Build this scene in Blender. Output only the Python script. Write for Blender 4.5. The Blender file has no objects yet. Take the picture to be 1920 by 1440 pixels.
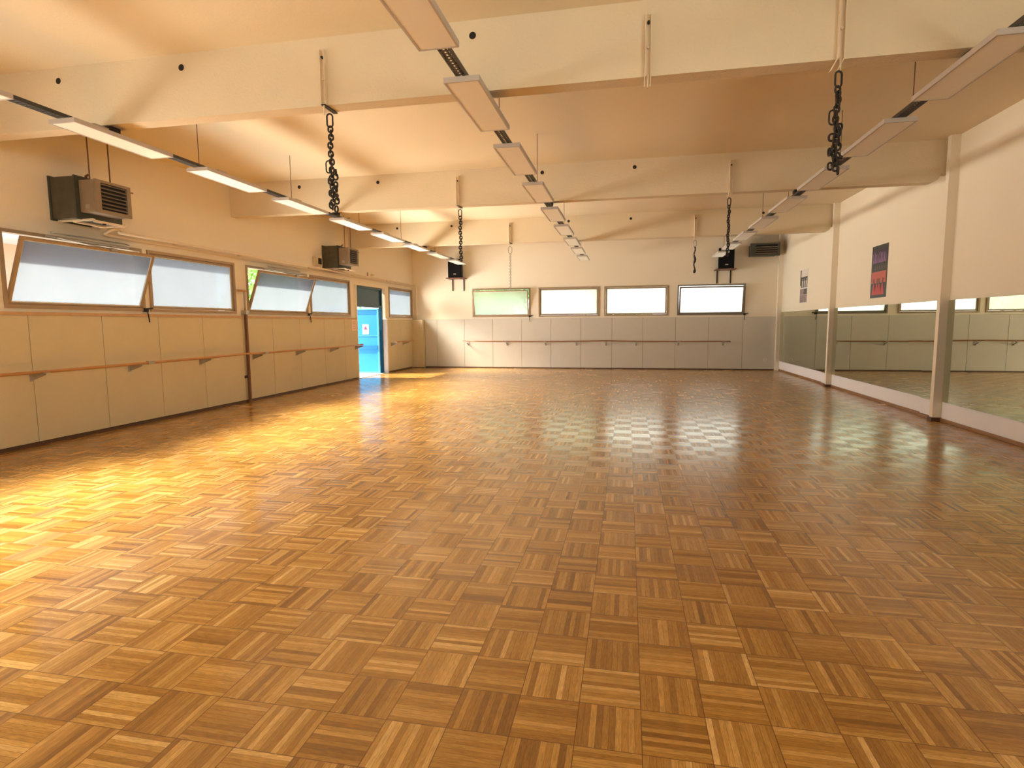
import bpy, bmesh, math, random
from math import sin, cos, pi, radians, atan, tan
from mathutils import Vector, Matrix
random.seed(7)
scn = bpy.context.scene
COL = scn.collection

# ------------------------------------------------------------------ camera
F_PX, YAW, PITCH, ROLL = 1073.1, -0.1992, -0.1046, -0.0072
fwd = Vector((sin(YAW) * cos(PITCH), cos(YAW) * cos(PITCH), sin(PITCH)))
rgt = Vector((cos(YAW), -sin(YAW), 0))
upv = rgt.cross(fwd)
r2 = rgt * cos(ROLL) + upv * sin(ROLL)
u2 = -rgt * sin(ROLL) + upv * cos(ROLL)
cam_d = bpy.data.cameras.new('camera')
cam = bpy.data.objects.new('camera', cam_d)
COL.objects.link(cam)
cam_d.sensor_width = 36
cam_d.lens = 36 * F_PX / 1920
cam_d.clip_end = 500
M = Matrix((r2, u2, -fwd)).transposed().to_4x4()
M.translation = (0, 0, 1.5)
cam.matrix_world = M
scn.camera = cam

# ------------------------------------------------------------------ render look
scn.view_settings.view_transform = 'Standard'
scn.view_settings.look = 'None'
scn.view_settings.gamma = 1
scn.view_settings.exposure = 0.1
cy = scn.cycles
cy.max_bounces = 10
cy.diffuse_bounces = 6
cy.glossy_bounces = 5
cy.transmission_bounces = 6
cy.transparent_max_bounces = 12
cy.sample_clamp_indirect = 8
cy.caustics_refractive = True
cy.caustics_reflective = False
cy.use_denoising = True

# ------------------------------------------------------------------ sky, sun, daylight
world = bpy.data.worlds.new('sky')
scn.world = world
world.use_nodes = True
wn = world.node_tree
bg = wn.nodes['Background']
tc = wn.nodes.new('ShaderNodeTexCoord')
sp = wn.nodes.new('ShaderNodeSeparateXYZ')
rp = wn.nodes.new('ShaderNodeValToRGB')
wn.links.new(tc.outputs['Generated'], sp.inputs[0])
wn.links.new(sp.outputs['Z'], rp.inputs[0])
rp.color_ramp.elements[0].position = 0.0
rp.color_ramp.elements[0].color = (0.95, 0.97, 1.0, 1)
rp.color_ramp.elements[1].position = 0.6
rp.color_ramp.elements[1].color = (0.55, 0.75, 1.0, 1)
wn.links.new(rp.outputs[0], bg.inputs[0])
bg.inputs[1].default_value = 3.0

SUN_DIR = Vector((1.0, 0.2, -0.98))
def sun(name, energy, angle, col):
    d = bpy.data.lights.new(name, 'SUN')
    d.energy = energy
    d.angle = radians(angle)
    d.color = col
    o = bpy.data.objects.new(name, d)
    COL.objects.link(o)
    o.rotation_euler = SUN_DIR.to_track_quat('-Z', 'Y').to_euler()
    o.location = (-20, 0, 20)
sun('sun', 15.0, 0.6, (1.0, 0.93, 0.74))
sun('sun_haze', 2.5, 24, (1.0, 0.9, 0.66))

def daylight(name, loc, direction, sx, sy, power, col, spread=180):
    d = bpy.data.lights.new(name, 'AREA')
    d.shape = 'RECTANGLE'
    d.size, d.size_y = sx, sy
    d.energy = power
    d.color = col
    d.spread = radians(spread)
    o = bpy.data.objects.new(name, d)
    COL.objects.link(o)
    o.location = loc
    o.rotation_euler = Vector(direction).to_track_quat('-Z', 'Y').to_euler()
    return o

# ------------------------------------------------------------------ dimensions
XL, XW, XR = -7.339, -7.38, 4.638          # cladding face, left wall face, right wall face
YB, YW, YR = 19.124, 19.16, -5.0           # cladding face, back wall face, rear wall face
ZC, ZB = 4.15, 3.547                       # ceiling, beam soffit
BEAMS = [-4.21, 0.47, 5.15, 9.825, 14.51]
ZP = 1.665                                 # cladding top
WZ0, WZ1 = 1.735, 2.69                     # high windows

# fill lamps at unseen rear windows, added to brighten the hall
ADDED_REAR_WIN = [(-6.6, -4.2), (-3.8, -1.4), (-1.0, 1.4), (1.8, 4.2)]
for a, b in ADDED_REAR_WIN:
    daylight('rear_fill_light', ((a + b) / 2, YR - 0.45, 2.0), (0, 1, 0.12), 2.2, 2.2, 36, (1.0, 0.96, 0.88), 75)
ADDED_RIGHT_WIN = [(-4.0, -2.2), (-1.9, -0.1)]  # unseen windows added behind the camera, with fill lamps for the left wall
for a, b in ADDED_RIGHT_WIN:
    daylight('right_fill_light', (XR + 0.42, (a + b) / 2, 2.5), (-1, 0.7, 0.2), 1.7, 1.7, 235, (1.0, 0.94, 0.80), 120)
# daylight entering the high left windows: sun scattered downwards by the frosting, and yard light thrown up at the ceiling
WL = [(-3.72, -1.7), (-1.55, 0.45), (0.98, 3.0), (3.12, 5.12), (5.62, 7.69), (7.79, 9.82), (10.16, 12.36), (12.48, 14.47), (17.05, 19.02)]
for a, b in WL:
    f = 0.35 if a < 5 else 0.6 if a < 9 else 1.1 if a < 16 else 0.5
    w = 0.62 if a in (5.62, 10.16) else 0.32
    daylight('left_window_sun_glow', (XW + w, (a + b) / 2, 2.2), (1, 0.1, -0.85), 1.9, 0.7, (72 if 0 < a < 11 else 46 if a > 0 else 30), (1.0, 0.93, 0.74), 48)
    daylight('left_window_yard_light', (XW + w, (a + b) / 2, 2.2), (1, 0.15, 0.42), 1.9, 0.7, 50 * f, (1.0, 0.93, 0.78), 88)
# sunny yard seen through the open door
daylight('doorway_daylight', (XW + 0.32, 15.85, 1.05), (1, 0.3, 0.12), 1.6, 1.7, 90, (1.0, 0.97, 0.93), 120)
for x, p in ((-1.93, 5), (0.25, 30), (2.57, 30)):
    daylight('back_window_daylight', (x, YW + 0.32, 2.2), (0, -1, -0.2), 1.9, 0.8, p, (1.0, 0.98, 0.86))

# ------------------------------------------------------------------ material helpers
def mat(name):
    m = bpy.data.materials.new(name)
    m.use_nodes = True
    nt = m.node_tree
    b = nt.nodes['Principled BSDF']
    return m, nt, b
def N(nt, t, **kw):
    n = nt.nodes.new(t)
    for k, v in kw.items():
        setattr(n, k, v)
    return n
def math_n(nt, op, a, b=None, c=None):
    n = N(nt, 'ShaderNodeMath', operation=op)
    for i, v in enumerate((a, b, c)):
        if v is None: continue
        if isinstance(v, (int, float)): n.inputs[i].default_value = v
        else: nt.links.new(v, n.inputs[i])
    return n.outputs[0]
def mixc(nt, f, a, b, mode='MIX'):
    n = N(nt, 'ShaderNodeMix', data_type='RGBA', blend_type=mode)
    for i, v in ((0, f), (6, a), (7, b)):
        if isinstance(v, (int, float)): n.inputs[i].default_value = v
        elif isinstance(v, tuple): n.inputs[i].default_value = v + ((1,) if len(v) == 3 else ())
        else: nt.links.new(v, n.inputs[i])
    return n.outputs[2]
def plain(name, col, rough=0.6, metal=0.0, var=0.06, scale=6.0, bump=0.0, bscale=80.0, spec=0.5):
    """paint / metal / plastic with slight uneven wear"""
    m, nt, b = mat(name)
    tcn = N(nt, 'ShaderNodeTexCoord')
    nz = N(nt, 'ShaderNodeTexNoise')
    nz.inputs['Scale'].default_value = scale
    nz.inputs['Detail'].default_value = 4
    nt.links.new(tcn.outputs['Object'], nz.inputs['Vector'])
    dark = tuple(c * (1 - var) for c in col)
    lite = tuple(min(1, c * (1 + var)) for c in col)
    nt.links.new(mixc(nt, nz.outputs[0], dark, lite), b.inputs['Base Color'])
    b.inputs['Roughness'].default_value = rough
    b.inputs['Metallic'].default_value = metal
    b.inputs['Specular IOR Level'].default_value = spec
    if bump:
        n2 = N(nt, 'ShaderNodeTexNoise')
        n2.inputs['Scale'].default_value = bscale
        n2.inputs['Detail'].default_value = 3
        nt.links.new(tcn.outputs['Object'], n2.inputs['Vector'])
        bp = N(nt, 'ShaderNodeBump')
        bp.inputs['Strength'].default_value = bump
        bp.inputs['Distance'].default_value = 0.01
        nt.links.new(n2.outputs[0], bp.inputs['Height'])
        nt.links.new(bp.outputs[0], b.inputs['Normal'])
    return m

MT = {}
def brown_patches(m, spots):
    """soft-edged brown patches mixed into the base colour"""
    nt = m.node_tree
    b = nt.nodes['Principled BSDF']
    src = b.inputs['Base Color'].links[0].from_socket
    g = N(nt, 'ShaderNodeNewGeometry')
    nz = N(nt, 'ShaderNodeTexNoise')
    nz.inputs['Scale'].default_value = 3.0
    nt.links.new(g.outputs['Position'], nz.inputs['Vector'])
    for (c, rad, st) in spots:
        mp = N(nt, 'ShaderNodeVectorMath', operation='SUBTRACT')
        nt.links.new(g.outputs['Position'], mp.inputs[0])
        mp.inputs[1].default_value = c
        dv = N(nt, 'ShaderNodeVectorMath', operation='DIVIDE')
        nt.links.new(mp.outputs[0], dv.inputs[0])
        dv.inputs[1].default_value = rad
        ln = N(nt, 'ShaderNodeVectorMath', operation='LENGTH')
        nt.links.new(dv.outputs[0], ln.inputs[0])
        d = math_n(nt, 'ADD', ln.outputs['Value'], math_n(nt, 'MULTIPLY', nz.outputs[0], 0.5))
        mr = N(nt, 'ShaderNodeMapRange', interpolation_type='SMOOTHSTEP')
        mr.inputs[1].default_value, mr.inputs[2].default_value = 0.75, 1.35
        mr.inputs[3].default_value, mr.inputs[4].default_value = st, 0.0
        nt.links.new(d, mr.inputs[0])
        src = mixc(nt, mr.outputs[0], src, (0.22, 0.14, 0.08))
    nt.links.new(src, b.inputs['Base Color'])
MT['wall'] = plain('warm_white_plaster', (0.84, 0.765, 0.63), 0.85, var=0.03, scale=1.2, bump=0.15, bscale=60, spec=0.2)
brown_patches(MT['wall'], [((4.25, 19.1, 3.9), (0.75, 0.9, 0.42), 0.5), ((-7.3, 6.9, 2.85), (0.3, 0.9, 0.16), 0.25)])  # browner wall colour round the back heater, fainter by the left one
MT['ceiling'] = plain('cream_ceiling_plaster', (0.79, 0.69, 0.51), 0.9, var=0.03, scale=0.8, bump=0.15, bscale=50, spec=0.15)
MT['beam'] = plain('cream_concrete_beam_paint', (0.72, 0.62, 0.455), 0.85, var=0.04, scale=2, bump=0.3, bscale=45, spec=0.2)
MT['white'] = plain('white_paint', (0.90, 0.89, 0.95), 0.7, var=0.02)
MT['clad_left'] = plain('beige_coated_cladding', (0.58, 0.50, 0.33), 0.65, var=0.05, scale=3, bump=0.1, bscale=120)
MT['clad_back'] = plain('pale_grey_beige_cladding', (0.60, 0.575, 0.51), 0.65, var=0.04, scale=3, bump=0.1, bscale=120)
MT['gap'] = plain('dark_joint', (0.16, 0.10, 0.05), 0.9)
MT['frame'] = plain('brown_anodised_frame', (0.36, 0.26, 0.16), 0.5, metal=0.2, var=0.1)
MT['frame_dark'] = plain('dark_grey_frame', (0.20, 0.17, 0.13), 0.5, metal=0.2, var=0.1)
MT['bead'] = plain('white_glazing_bead', (0.85, 0.86, 0.88), 0.5)
MT['steel_dark'] = plain('dark_oxidised_steel', (0.035, 0.028, 0.024), 0.55, metal=0.5, var=0.3, scale=30)
MT['tray'] = plain('dark_cable_tray_steel', (0.06, 0.055, 0.05), 0.5, metal=0.4, var=0.2, scale=20)
MT['steel'] = plain('bare_steel', (0.42, 0.38, 0.33), 0.4, metal=0.8, var=0.15, scale=15)
MT['rod'] = plain('rusty_rod', (0.16, 0.07, 0.04), 0.7, var=0.2, scale=20)
MT['cream_steel'] = plain('cream_painted_steel', (0.78, 0.65, 0.48), 0.6, var=0.05)
MT['housing'] = plain('white_lamp_housing', (0.50, 0.44, 0.40), 0.45, var=0.02)
MT['diffuser'] = plain('milky_diffuser_off', (0.93, 0.88, 0.78), 0.5, var=0.01)
MT['duct'] = plain('grimy_galvanised_duct', (0.085, 0.075, 0.055), 0.6, metal=0.2, var=0.45, scale=9)
MT['heater'] = plain('taupe_heater_enamel', (0.26, 0.20, 0.14), 0.55, var=0.15, scale=12)
MT['louver'] = plain('dark_louver_blade', (0.13, 0.10, 0.075), 0.5, var=0.2)
MT['black'] = plain('near_black_cavity', (0.012, 0.011, 0.01), 0.8)
MT['heater_dk'] = plain('dark_green_grey_enamel', (0.05, 0.053, 0.04), 0.5, var=0.3, scale=10)
MT['spk'] = plain('black_speaker_shell', (0.006, 0.006, 0.007), 0.6, var=0.1, spec=0.2)
MT['grille'] = plain('black_speaker_grille', (0.007, 0.007, 0.008), 0.8, var=0.2, scale=120, bump=0.5, bscale=200, spec=0.15)
MT['pipe'] = plain('cream_painted_pipe', (0.80, 0.67, 0.50), 0.5, var=0.04)
MT['blue'] = plain('bright_blue_door_paint', (0.03, 0.34, 0.72), 0.45, var=0.05)
MT['blue2'] = plain('blue_door_rail_paint', (0.015, 0.22, 0.55), 0.45, var=0.05)
MT['blue_edge'] = plain('pale_blue_edge', (0.12, 0.50, 0.85), 0.45, var=0.03)
MT['teal'] = plain('dark_teal_transom_paint', (0.008, 0.07, 0.13), 0.4, var=0.1)
MT['paper'] = plain('white_paper', (0.85, 0.84, 0.84), 0.8, var=0.01)
MT['paper_pink'] = plain('pale_pink_paper', (0.82, 0.62, 0.50), 0.8, var=0.02)
MT['pink'] = plain('magenta_print', (0.55, 0.06, 0.20), 0.7)
MT['grey_ink'] = plain('grey_print', (0.55, 0.35, 0.42), 0.7)
MT['socket'] = plain('white_plastic', (0.8, 0.78, 0.74), 0.4)
MT['strip'] = plain('orange_wood_batten', (0.50, 0.31, 0.16), 0.6, var=0.2, scale=8)
MT['concrete'] = plain('pale_concrete_yard', (0.55, 0.53, 0.50), 0.9, var=0.08, scale=0.8)
MT['threshold'] = plain('pale_stone_threshold', (0.78, 0.78, 0.80), 0.6)
MT['facade'] = plain('salmon_facade', (0.78, 0.42, 0.28), 0.9, var=0.05)
MT['roof_white'] = plain('pale_roof_slab', (0.85, 0.80, 0.76), 0.8)
MT['bark'] = plain('tree_bark', (0.10, 0.07, 0.045), 0.9, var=0.3)
MT['base_dark'] = plain('dark_brown_skirting', (0.085, 0.04, 0.018), 0.5, var=0.2)

def wood_mat(name, base, dark, axis, scale=3.0):
    m, nt, b = mat(name)
    tcn = N(nt, 'ShaderNodeTexCoord')
    mp = N(nt, 'ShaderNodeMapping')
    s = [60, 60, 60]
    s[axis] = scale
    mp.inputs['Scale'].default_value = s
    nt.links.new(tcn.outputs['Object'], mp.inputs[0])
    nz = N(nt, 'ShaderNodeTexNoise')
    nz.inputs['Scale'].default_value = 1
    nz.inputs['Detail'].default_value = 5
    nt.links.new(mp.outputs[0], nz.inputs['Vector'])
    nt.links.new(mixc(nt, nz.outputs[0], dark, base), b.inputs['Base Color'])
    b.inputs['Roughness'].default_value = 0.4
    return m
MT['bar_y'] = wood_mat('varnished_handrail_wood', (0.58, 0.30, 0.10), (0.30, 0.13, 0.04), 1)
MT['bar_x'] = wood_mat('dark_varnished_handrail_wood', (0.34, 0.14, 0.06), (0.16, 0.06, 0.025), 0)
MT['skirt'] = wood_mat('brown_wood_skirting', (0.42, 0.23, 0.11), (0.20, 0.09, 0.04), 1)

# leaves
def leaf_mat(name, c1, c2):
    m, nt, b = mat(name)
    g = N(nt, 'ShaderNodeNewGeometry')
    nt.links.new(mixc(nt, g.outputs['Random Per Island'], c1, c2), b.inputs['Base Color'])
    b.inputs['Roughness'].default_value = 0.6
    tr = N(nt, 'ShaderNodeBsdfTranslucent')
    nt.links.new(mixc(nt, g.outputs['Random Per Island'], c1, c2), tr.inputs[0])
    mx = N(nt, 'ShaderNodeMixShader')
    mx.inputs[0].default_value = 0.4
    nt.links.new(b.outputs[0], mx.inputs[1])
    nt.links.new(tr.outputs[0], mx.inputs[2])
    nt.links.new(mx.outputs[0], nt.nodes['Material Output'].inputs[0])
    return m
MT['leaf'] = leaf_mat('green_leaves', (0.13, 0.30, 0.04), (0.42, 0.60, 0.14))
MT['leaf2'] = leaf_mat('deep_green_leaves', (0.16, 0.36, 0.10), (0.40, 0.62, 0.26))

def frosted(name, tint, transp=0.45, dens=0.5):
    m, nt, b = mat(name)
    nt.nodes.remove(b)
    tl = N(nt, 'ShaderNodeBsdfTranslucent')
    tp = N(nt, 'ShaderNodeBsdfTransparent')
    gl = N(nt, 'ShaderNodeBsdfGlossy')
    gl.inputs['Roughness'].default_value = 0.35
    tcn = N(nt, 'ShaderNodeTexCoord')
    nz = N(nt, 'ShaderNodeTexNoise')
    nz.inputs['Scale'].default_value = 1.6
    nz.inputs['Detail'].default_value = 3
    nt.links.new(tcn.outputs['Object'], nz.inputs['Vector'])
    dk = tuple(c * 0.86 * dens for c in tint)
    nt.links.new(mixc(nt, nz.outputs[0], dk, tuple(c * dens for c in tint)), tl.inputs[0])
    tp.inputs[0].default_value = tuple(c ** 0.5 for c in tint) + (1,)
    mx = N(nt, 'ShaderNodeMixShader')
    mx.inputs[0].default_value = transp
    nt.links.new(tl.outputs[0], mx.inputs[1])
    nt.links.new(tp.outputs[0], mx.inputs[2])
    m2 = N(nt, 'ShaderNodeMixShader')
    m2.inputs[0].default_value = 0.04
    nt.links.new(mx.outputs[0], m2.inputs[1])
    nt.links.new(gl.outputs[0], m2.inputs[2])
    nt.links.new(m2.outputs[0], nt.nodes['Material Output'].inputs[0])
    return m
MT['pane'] = frosted('frosted_pane_cool', (0.83, 0.90, 1.0), 0.2, 0.34)
MT['pane_green'] = frosted('frosted_pane_greenish', (0.95, 1.0, 0.78), 0.34, 0.78)
MT['pane_pale'] = frosted('frosted_pane_pale', (0.95, 0.99, 0.92))

# mirror
m, nt, b = mat('mirror_glass')
b.inputs['Base Color'].default_value = (0.70, 0.76, 0.62, 1)
b.inputs['Metallic'].default_value = 1
b.inputs['Roughness'].default_value = 0.0
MT['mirror'] = m
MT['mirror_edge'] = plain('mirror_edge', (0.10, 0.11, 0.09), 0.3)

# ------------------------------------------------------------------ parquet
def parquet():
    m, nt, b = mat('mosaic_oak_parquet')
    T, X0, Y0 = 0.2385, 0.0704, 2.858
    g = N(nt, 'ShaderNodeNewGeometry')
    s = N(nt, 'ShaderNodeSeparateXYZ')
    nt.links.new(g.outputs['Position'], s.inputs[0])
    # slight waviness of the tile courses
    u = math_n(nt, 'DIVIDE', math_n(nt, 'SUBTRACT', s.outputs[0], X0), T)
    v = math_n(nt, 'DIVIDE', math_n(nt, 'SUBTRACT', s.outputs[1], Y0), T)
    iu, iv = math_n(nt, 'FLOOR', u), math_n(nt, 'FLOOR', v)
    fu, fv = math_n(nt, 'SUBTRACT', u, iu), math_n(nt, 'SUBTRACT', v, iv)
    par = math_n(nt, 'FLOORED_MODULO', math_n(nt, 'ADD', iu, iv), 2.0)      # 0/1
    def sel(a0, a1):  # par==0 -> a0, 1 -> a1
        return math_n(nt, 'ADD', math_n(nt, 'MULTIPLY', a0, math_n(nt, 'SUBTRACT', 1.0, par)), math_n(nt, 'MULTIPLY', a1, par))
    across, along = sel(fv, fu), sel(fu, fv)
    st = math_n(nt, 'MULTIPLY', across, 10.0)
    ist = math_n(nt, 'FLOOR', st)
    fst = math_n(nt, 'SUBTRACT', st, ist)
    cv = N(nt, 'ShaderNodeCombineXYZ')
    nt.links.new(math_n(nt, 'MULTIPLY_ADD', iu, 13.37, ist), cv.inputs[0])
    nt.links.new(math_n(nt, 'MULTIPLY', iv, 7.77), cv.inputs[1])
    nt.links.new(math_n(nt, 'MULTIPLY', par, 3.1), cv.inputs[2])
    wn_ = N(nt, 'ShaderNodeTexWhiteNoise', noise_dimensions='3D')
    nt.links.new(cv.outputs[0], wn_.inputs['Vector'])
    # neighbouring strips often come from the same stave: blend with a coarser random
    cv2 = N(nt, 'ShaderNodeCombineXYZ')
    nt.links.new(math_n(nt, 'MULTIPLY', iu, 5.1), cv2.inputs[0])
    nt.links.new(math_n(nt, 'MULTIPLY', iv, 9.3), cv2.inputs[1])
    wt = N(nt, 'ShaderNodeTexWhiteNoise', noise_dimensions='3D')
    nt.links.new(cv2.outputs[0], wt.inputs['Vector'])
    rnd = math_n(nt, 'ADD', math_n(nt, 'MULTIPLY', wn_.outputs['Value'], 0.78), math_n(nt, 'MULTIPLY', wt.outputs['Value'], 0.22))
    cr = N(nt, 'ShaderNodeValToRGB')
    e = cr.color_ramp.elements
    e[0].position, e[0].color = 0.0, (0.21, 0.085, 0.012, 1)
    e[1].position, e[1].color = 1.0, (0.76, 0.47, 0.17, 1)
    a = e.new(0.25); a.color = (0.355, 0.165, 0.028, 1)
    a = e.new(0.6); a.color = (0.45, 0.225, 0.045, 1)
    a = e.new(0.82); a.color = (0.56, 0.30, 0.075, 1)
    nt.links.new(rnd, cr.inputs[0])
    # grain along the strip
    gv = N(nt, 'ShaderNodeCombineXYZ')
    nt.links.new(math_n(nt, 'MULTIPLY_ADD', across, 26.0, math_n(nt, 'MULTIPLY', wn_.outputs['Value'], 91.0)), gv.inputs[0])
    nt.links.new(math_n(nt, 'MULTIPLY', along, 3.2), gv.inputs[1])
    nt.links.new(math_n(nt, 'MULTIPLY', wt.outputs['Value'], 50.0), gv.inputs[2])
    nz = N(nt, 'ShaderNodeTexNoise')
    nz.inputs['Scale'].default_value = 1.6
    nz.inputs['Detail'].default_value = 6
    nz.inputs['Roughness'].default_value = 0.65
    nz.inputs['Distortion'].default_value = 0.7
    nt.links.new(gv.outputs[0], nz.inputs['Vector'])
    gr = N(nt, 'ShaderNodeMapRange')
    gr.inputs[1].default_value, gr.inputs[2].default_value = 0.30, 0.70
    gr.inputs[3].default_value, gr.inputs[4].default_value = 0.66, 1.24
    nt.links.new(nz.outputs[0], gr.inputs[0])
    mul = N(nt, 'ShaderNodeVectorMath', operation='SCALE')
    nt.links.new(cr.outputs[0], mul.inputs[0])
    nt.links.new(gr.outputs[0], mul.inputs['Scale'])
    # joints
    def edge(f, w):  # 1 near 0 or 1
        d = math_n(nt, 'MINIMUM', f, math_n(nt, 'SUBTRACT', 1.0, f))
        return math_n(nt, 'LESS_THAN', d, w)
    tj = math_n(nt, 'MAXIMUM', edge(fu, 0.0075), edge(fv, 0.0075))
    sj = math_n(nt, 'MULTIPLY', edge(fst, 0.04), 0.5)
    jt = math_n(nt, 'MAXIMUM', math_n(nt, 'MULTIPLY', tj, 0.85), sj)
    col = mixc(nt, jt, mul.outputs[0], (0.11, 0.035, 0.008))
    nt.links.new(col, b.inputs['Base Color'])
    # lacquer: strips lie along two directions and smear reflections along themselves
    n3 = N(nt, 'ShaderNodeTexNoise')
    n3.inputs['Scale'].default_value = 1.1
    n3.inputs['Detail'].default_value = 4
    nt.links.new(g.outputs['Position'], n3.inputs['Vector'])
    rr = N(nt, 'ShaderNodeMapRange')
    rr.inputs[3].default_value, rr.inputs[4].default_value = 0.15, 0.27
    nt.links.new(n3.outputs[0], rr.inputs[0])
    nt.links.new(math_n(nt, 'ADD', rr.outputs[0], math_n(nt, 'MULTIPLY', par, 0.05)), b.inputs['Roughness'])
    b.inputs['Specular IOR Level'].default_value = 0.8
    b.inputs['Coat Weight'].default_value = 0.2
    b.inputs['Coat Roughness'].default_value = 0.16
    b.inputs['Anisotropic'].default_value = 0.55
    tg = N(nt, 'ShaderNodeTangent', direction_type='UV_MAP', uv_map='plan')
    nt.links.new(tg.outputs[0], b.inputs['Tangent'])
    nt.links.new(math_n(nt, 'MULTIPLY', par, 0.25), b.inputs['Anisotropic Rotation'])
    bp = N(nt, 'ShaderNodeBump')
    bp.inputs['Strength'].default_value = 0.25
    bp.inputs['Distance'].default_value = 0.002
    hh = math_n(nt, 'SUBTRACT', math_n(nt, 'MULTIPLY', wn_.outputs['Value'], 0.25), jt)
    nt.links.new(hh, bp.inputs['Height'])
    nt.links.new(bp.outputs[0], b.inputs['Normal'])
    return m
MT['parquet'] = parquet()

# ------------------------------------------------------------------ mesh helpers
class MB:
    def __init__(s):
        s.bm = bmesh.new()
    def box(s, x0, x1, y0, y1, z0, z1, mtx=None):
        vs = [s.bm.verts.new((x, y, z)) for x in (x0, x1) for y in (y0, y1) for z in (z0, z1)]
        for f in ((0, 1, 3, 2), (4, 6, 7, 5), (0, 4, 5, 1), (2, 3, 7, 6), (0, 2, 6, 4), (1, 5, 7, 3)):
            s.bm.faces.new([vs[i] for i in f])
        if mtx is not None:
            for v in vs: v.co = mtx @ v.co
        return s
    def hexa(s, pts):
        """8 points: bottom 4 ccw, top 4 ccw"""
        vs = [s.bm.verts.new(p) for p in pts]
        for f in ((3, 2, 1, 0), (4, 5, 6, 7), (0, 1, 5, 4), (1, 2, 6, 5), (2, 3, 7, 6), (3, 0, 4, 7)):
            s.bm.faces.new([vs[i] for i in f])
        return s
    def tube(s, pts, r, n=12, closed=False):
        pts = [Vector(p) for p in pts]
        rings = []
        L = len(pts)
        up = None
        for i, p in enumerate(pts):
            if closed:
                t = (pts[(i + 1) % L] - pts[i - 1]).normalized()
            else:
                t = (pts[min(i + 1, L - 1)] - pts[max(i - 1, 0)]).normalized()
            if up is None:
                up = t.orthogonal().normalized()
            up = (up - t * up.dot(t)).normalized()
            sd = t.cross(up)
            rr = r[i] if isinstance(r, (list, tuple)) else r
            rings.append([s.bm.verts.new(p + (up * cos(2 * pi * k / n) + sd * sin(2 * pi * k / n)) * rr) for k in range(n)])
        for i in range(L if closed else L - 1):
            a, b_ = rings[i], rings[(i + 1) % L]
            for k in range(n):
                f = s.bm.faces.new((a[k], a[(k + 1) % n], b_[(k + 1) % n], b_[k]))
                f.smooth = True
        if not closed:
            s.bm.faces.new(rings[0][::-1])
            s.bm.faces.new(rings[-1])
        return s
    def prism(s, poly, depth_vec):
        a = [s.bm.verts.new(p) for p in poly]
        b_ = [s.bm.verts.new(Vector(p) + Vector(depth_vec)) for p in poly]
        n = len(poly)
        s.bm.faces.new(a[::-1]); s.bm.faces.new(b_)
        for i in range(n):
            s.bm.faces.new((a[i], a[(i + 1) % n], b_[(i + 1) % n], b_[i]))
        return s
    def build(s, name, mt, parent=None, kind=None, bevel=0.0, label=None):
        bmesh.ops.recalc_face_normals(s.bm, faces=s.bm.faces)
        me = bpy.data.meshes.new(name)
        off = world_loc(parent) if parent else Vector((0, 0, 0))
        if off.length: bmesh.ops.translate(s.bm, verts=s.bm.verts, vec=-off)
        s.bm.to_mesh(me)
        s.bm.free()
        o = bpy.data.objects.new(name, me)
        COL.objects.link(o)
        me.materials.append(MT[mt] if isinstance(mt, str) else mt)
        if parent: o.parent = parent
        if kind: o['kind'] = kind
        if label: o['label'] = label
        if bevel:
            bv = o.modifiers.new('bevel', 'BEVEL')
            bv.width = bevel
            bv.segments = 2
            bv.limit_method = 'ANGLE'
        return o
def world_loc(o):
    v = Vector((0, 0, 0))
    while o:
        v += o.location
        o = o.parent
    return v
def box(x0, x1, y0, y1, z0, z1):
    return MB().box(x0, x1, y0, y1, z0, z1)
def empty(name, loc, kind=None):
    o = bpy.data.objects.new(name, None)
    COL.objects.link(o)
    o.location = loc
    o.empty_display_size = 0.1
    if kind: o['kind'] = kind
    return o
def tag(o, label, cat, group=None):
    o['label'], o['category'] = label, cat
    if group: o['group'] = group
    return o
def copy_tree(o, parent=None):
    c = o.copy()
    COL.objects.link(c)
    c.parent = parent
    for ch in list(o.children):
        copy_tree(ch, c)
    return c
def S(o, label=None):
    o['kind'] = 'structure'
    if label: o['label'] = label
    return o

def wall_grid(u0, u1, z0, z1, holes, put):
    """rectangles of a wall around its openings; put(ua,ub,za,zb)"""
    us = sorted({u0, u1, *[h[0] for h in holes], *[h[1] for h in holes]})
    zs = sorted({z0, z1, *[h[2] for h in holes], *[h[3] for h in holes]})
    for a, b_ in zip(us, us[1:]):
        run = None
        for c, d in zip(zs, zs[1:]):
            um, zm = (a + b_) / 2, (c + d) / 2
            solid = not any(h[0] < um < h[1] and h[2] < zm < h[3] for h in holes)
            if solid: run = (run[0] if run else c, d)
            if (not solid or d == zs[-1]) and run:
                put(a, b_, *run); run = None

# ------------------------------------------------------------------ room shell
fl = MB().box(XW - 0.25, XR + 0.2, YR - 0.2, YW + 0.2, -0.12, 0)
floor = S(fl.build('floor', 'parquet'), 'glossy oak mosaic parquet floor laid in basket squares')
uvl = floor.data.uv_layers.new(name='plan')
for lp in floor.data.loops:
    co = floor.data.vertices[lp.vertex_index].co
    uvl.data[lp.index].uv = (co.x * 0.1, co.y * 0.1)

S(box(XW - 1.75, XR + 0.2, YR - 0.2, YW + 0.8, ZC, ZC + 0.25).build('ceiling', 'ceiling'), 'cream ceiling reaching out over the yard as an eave')

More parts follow.
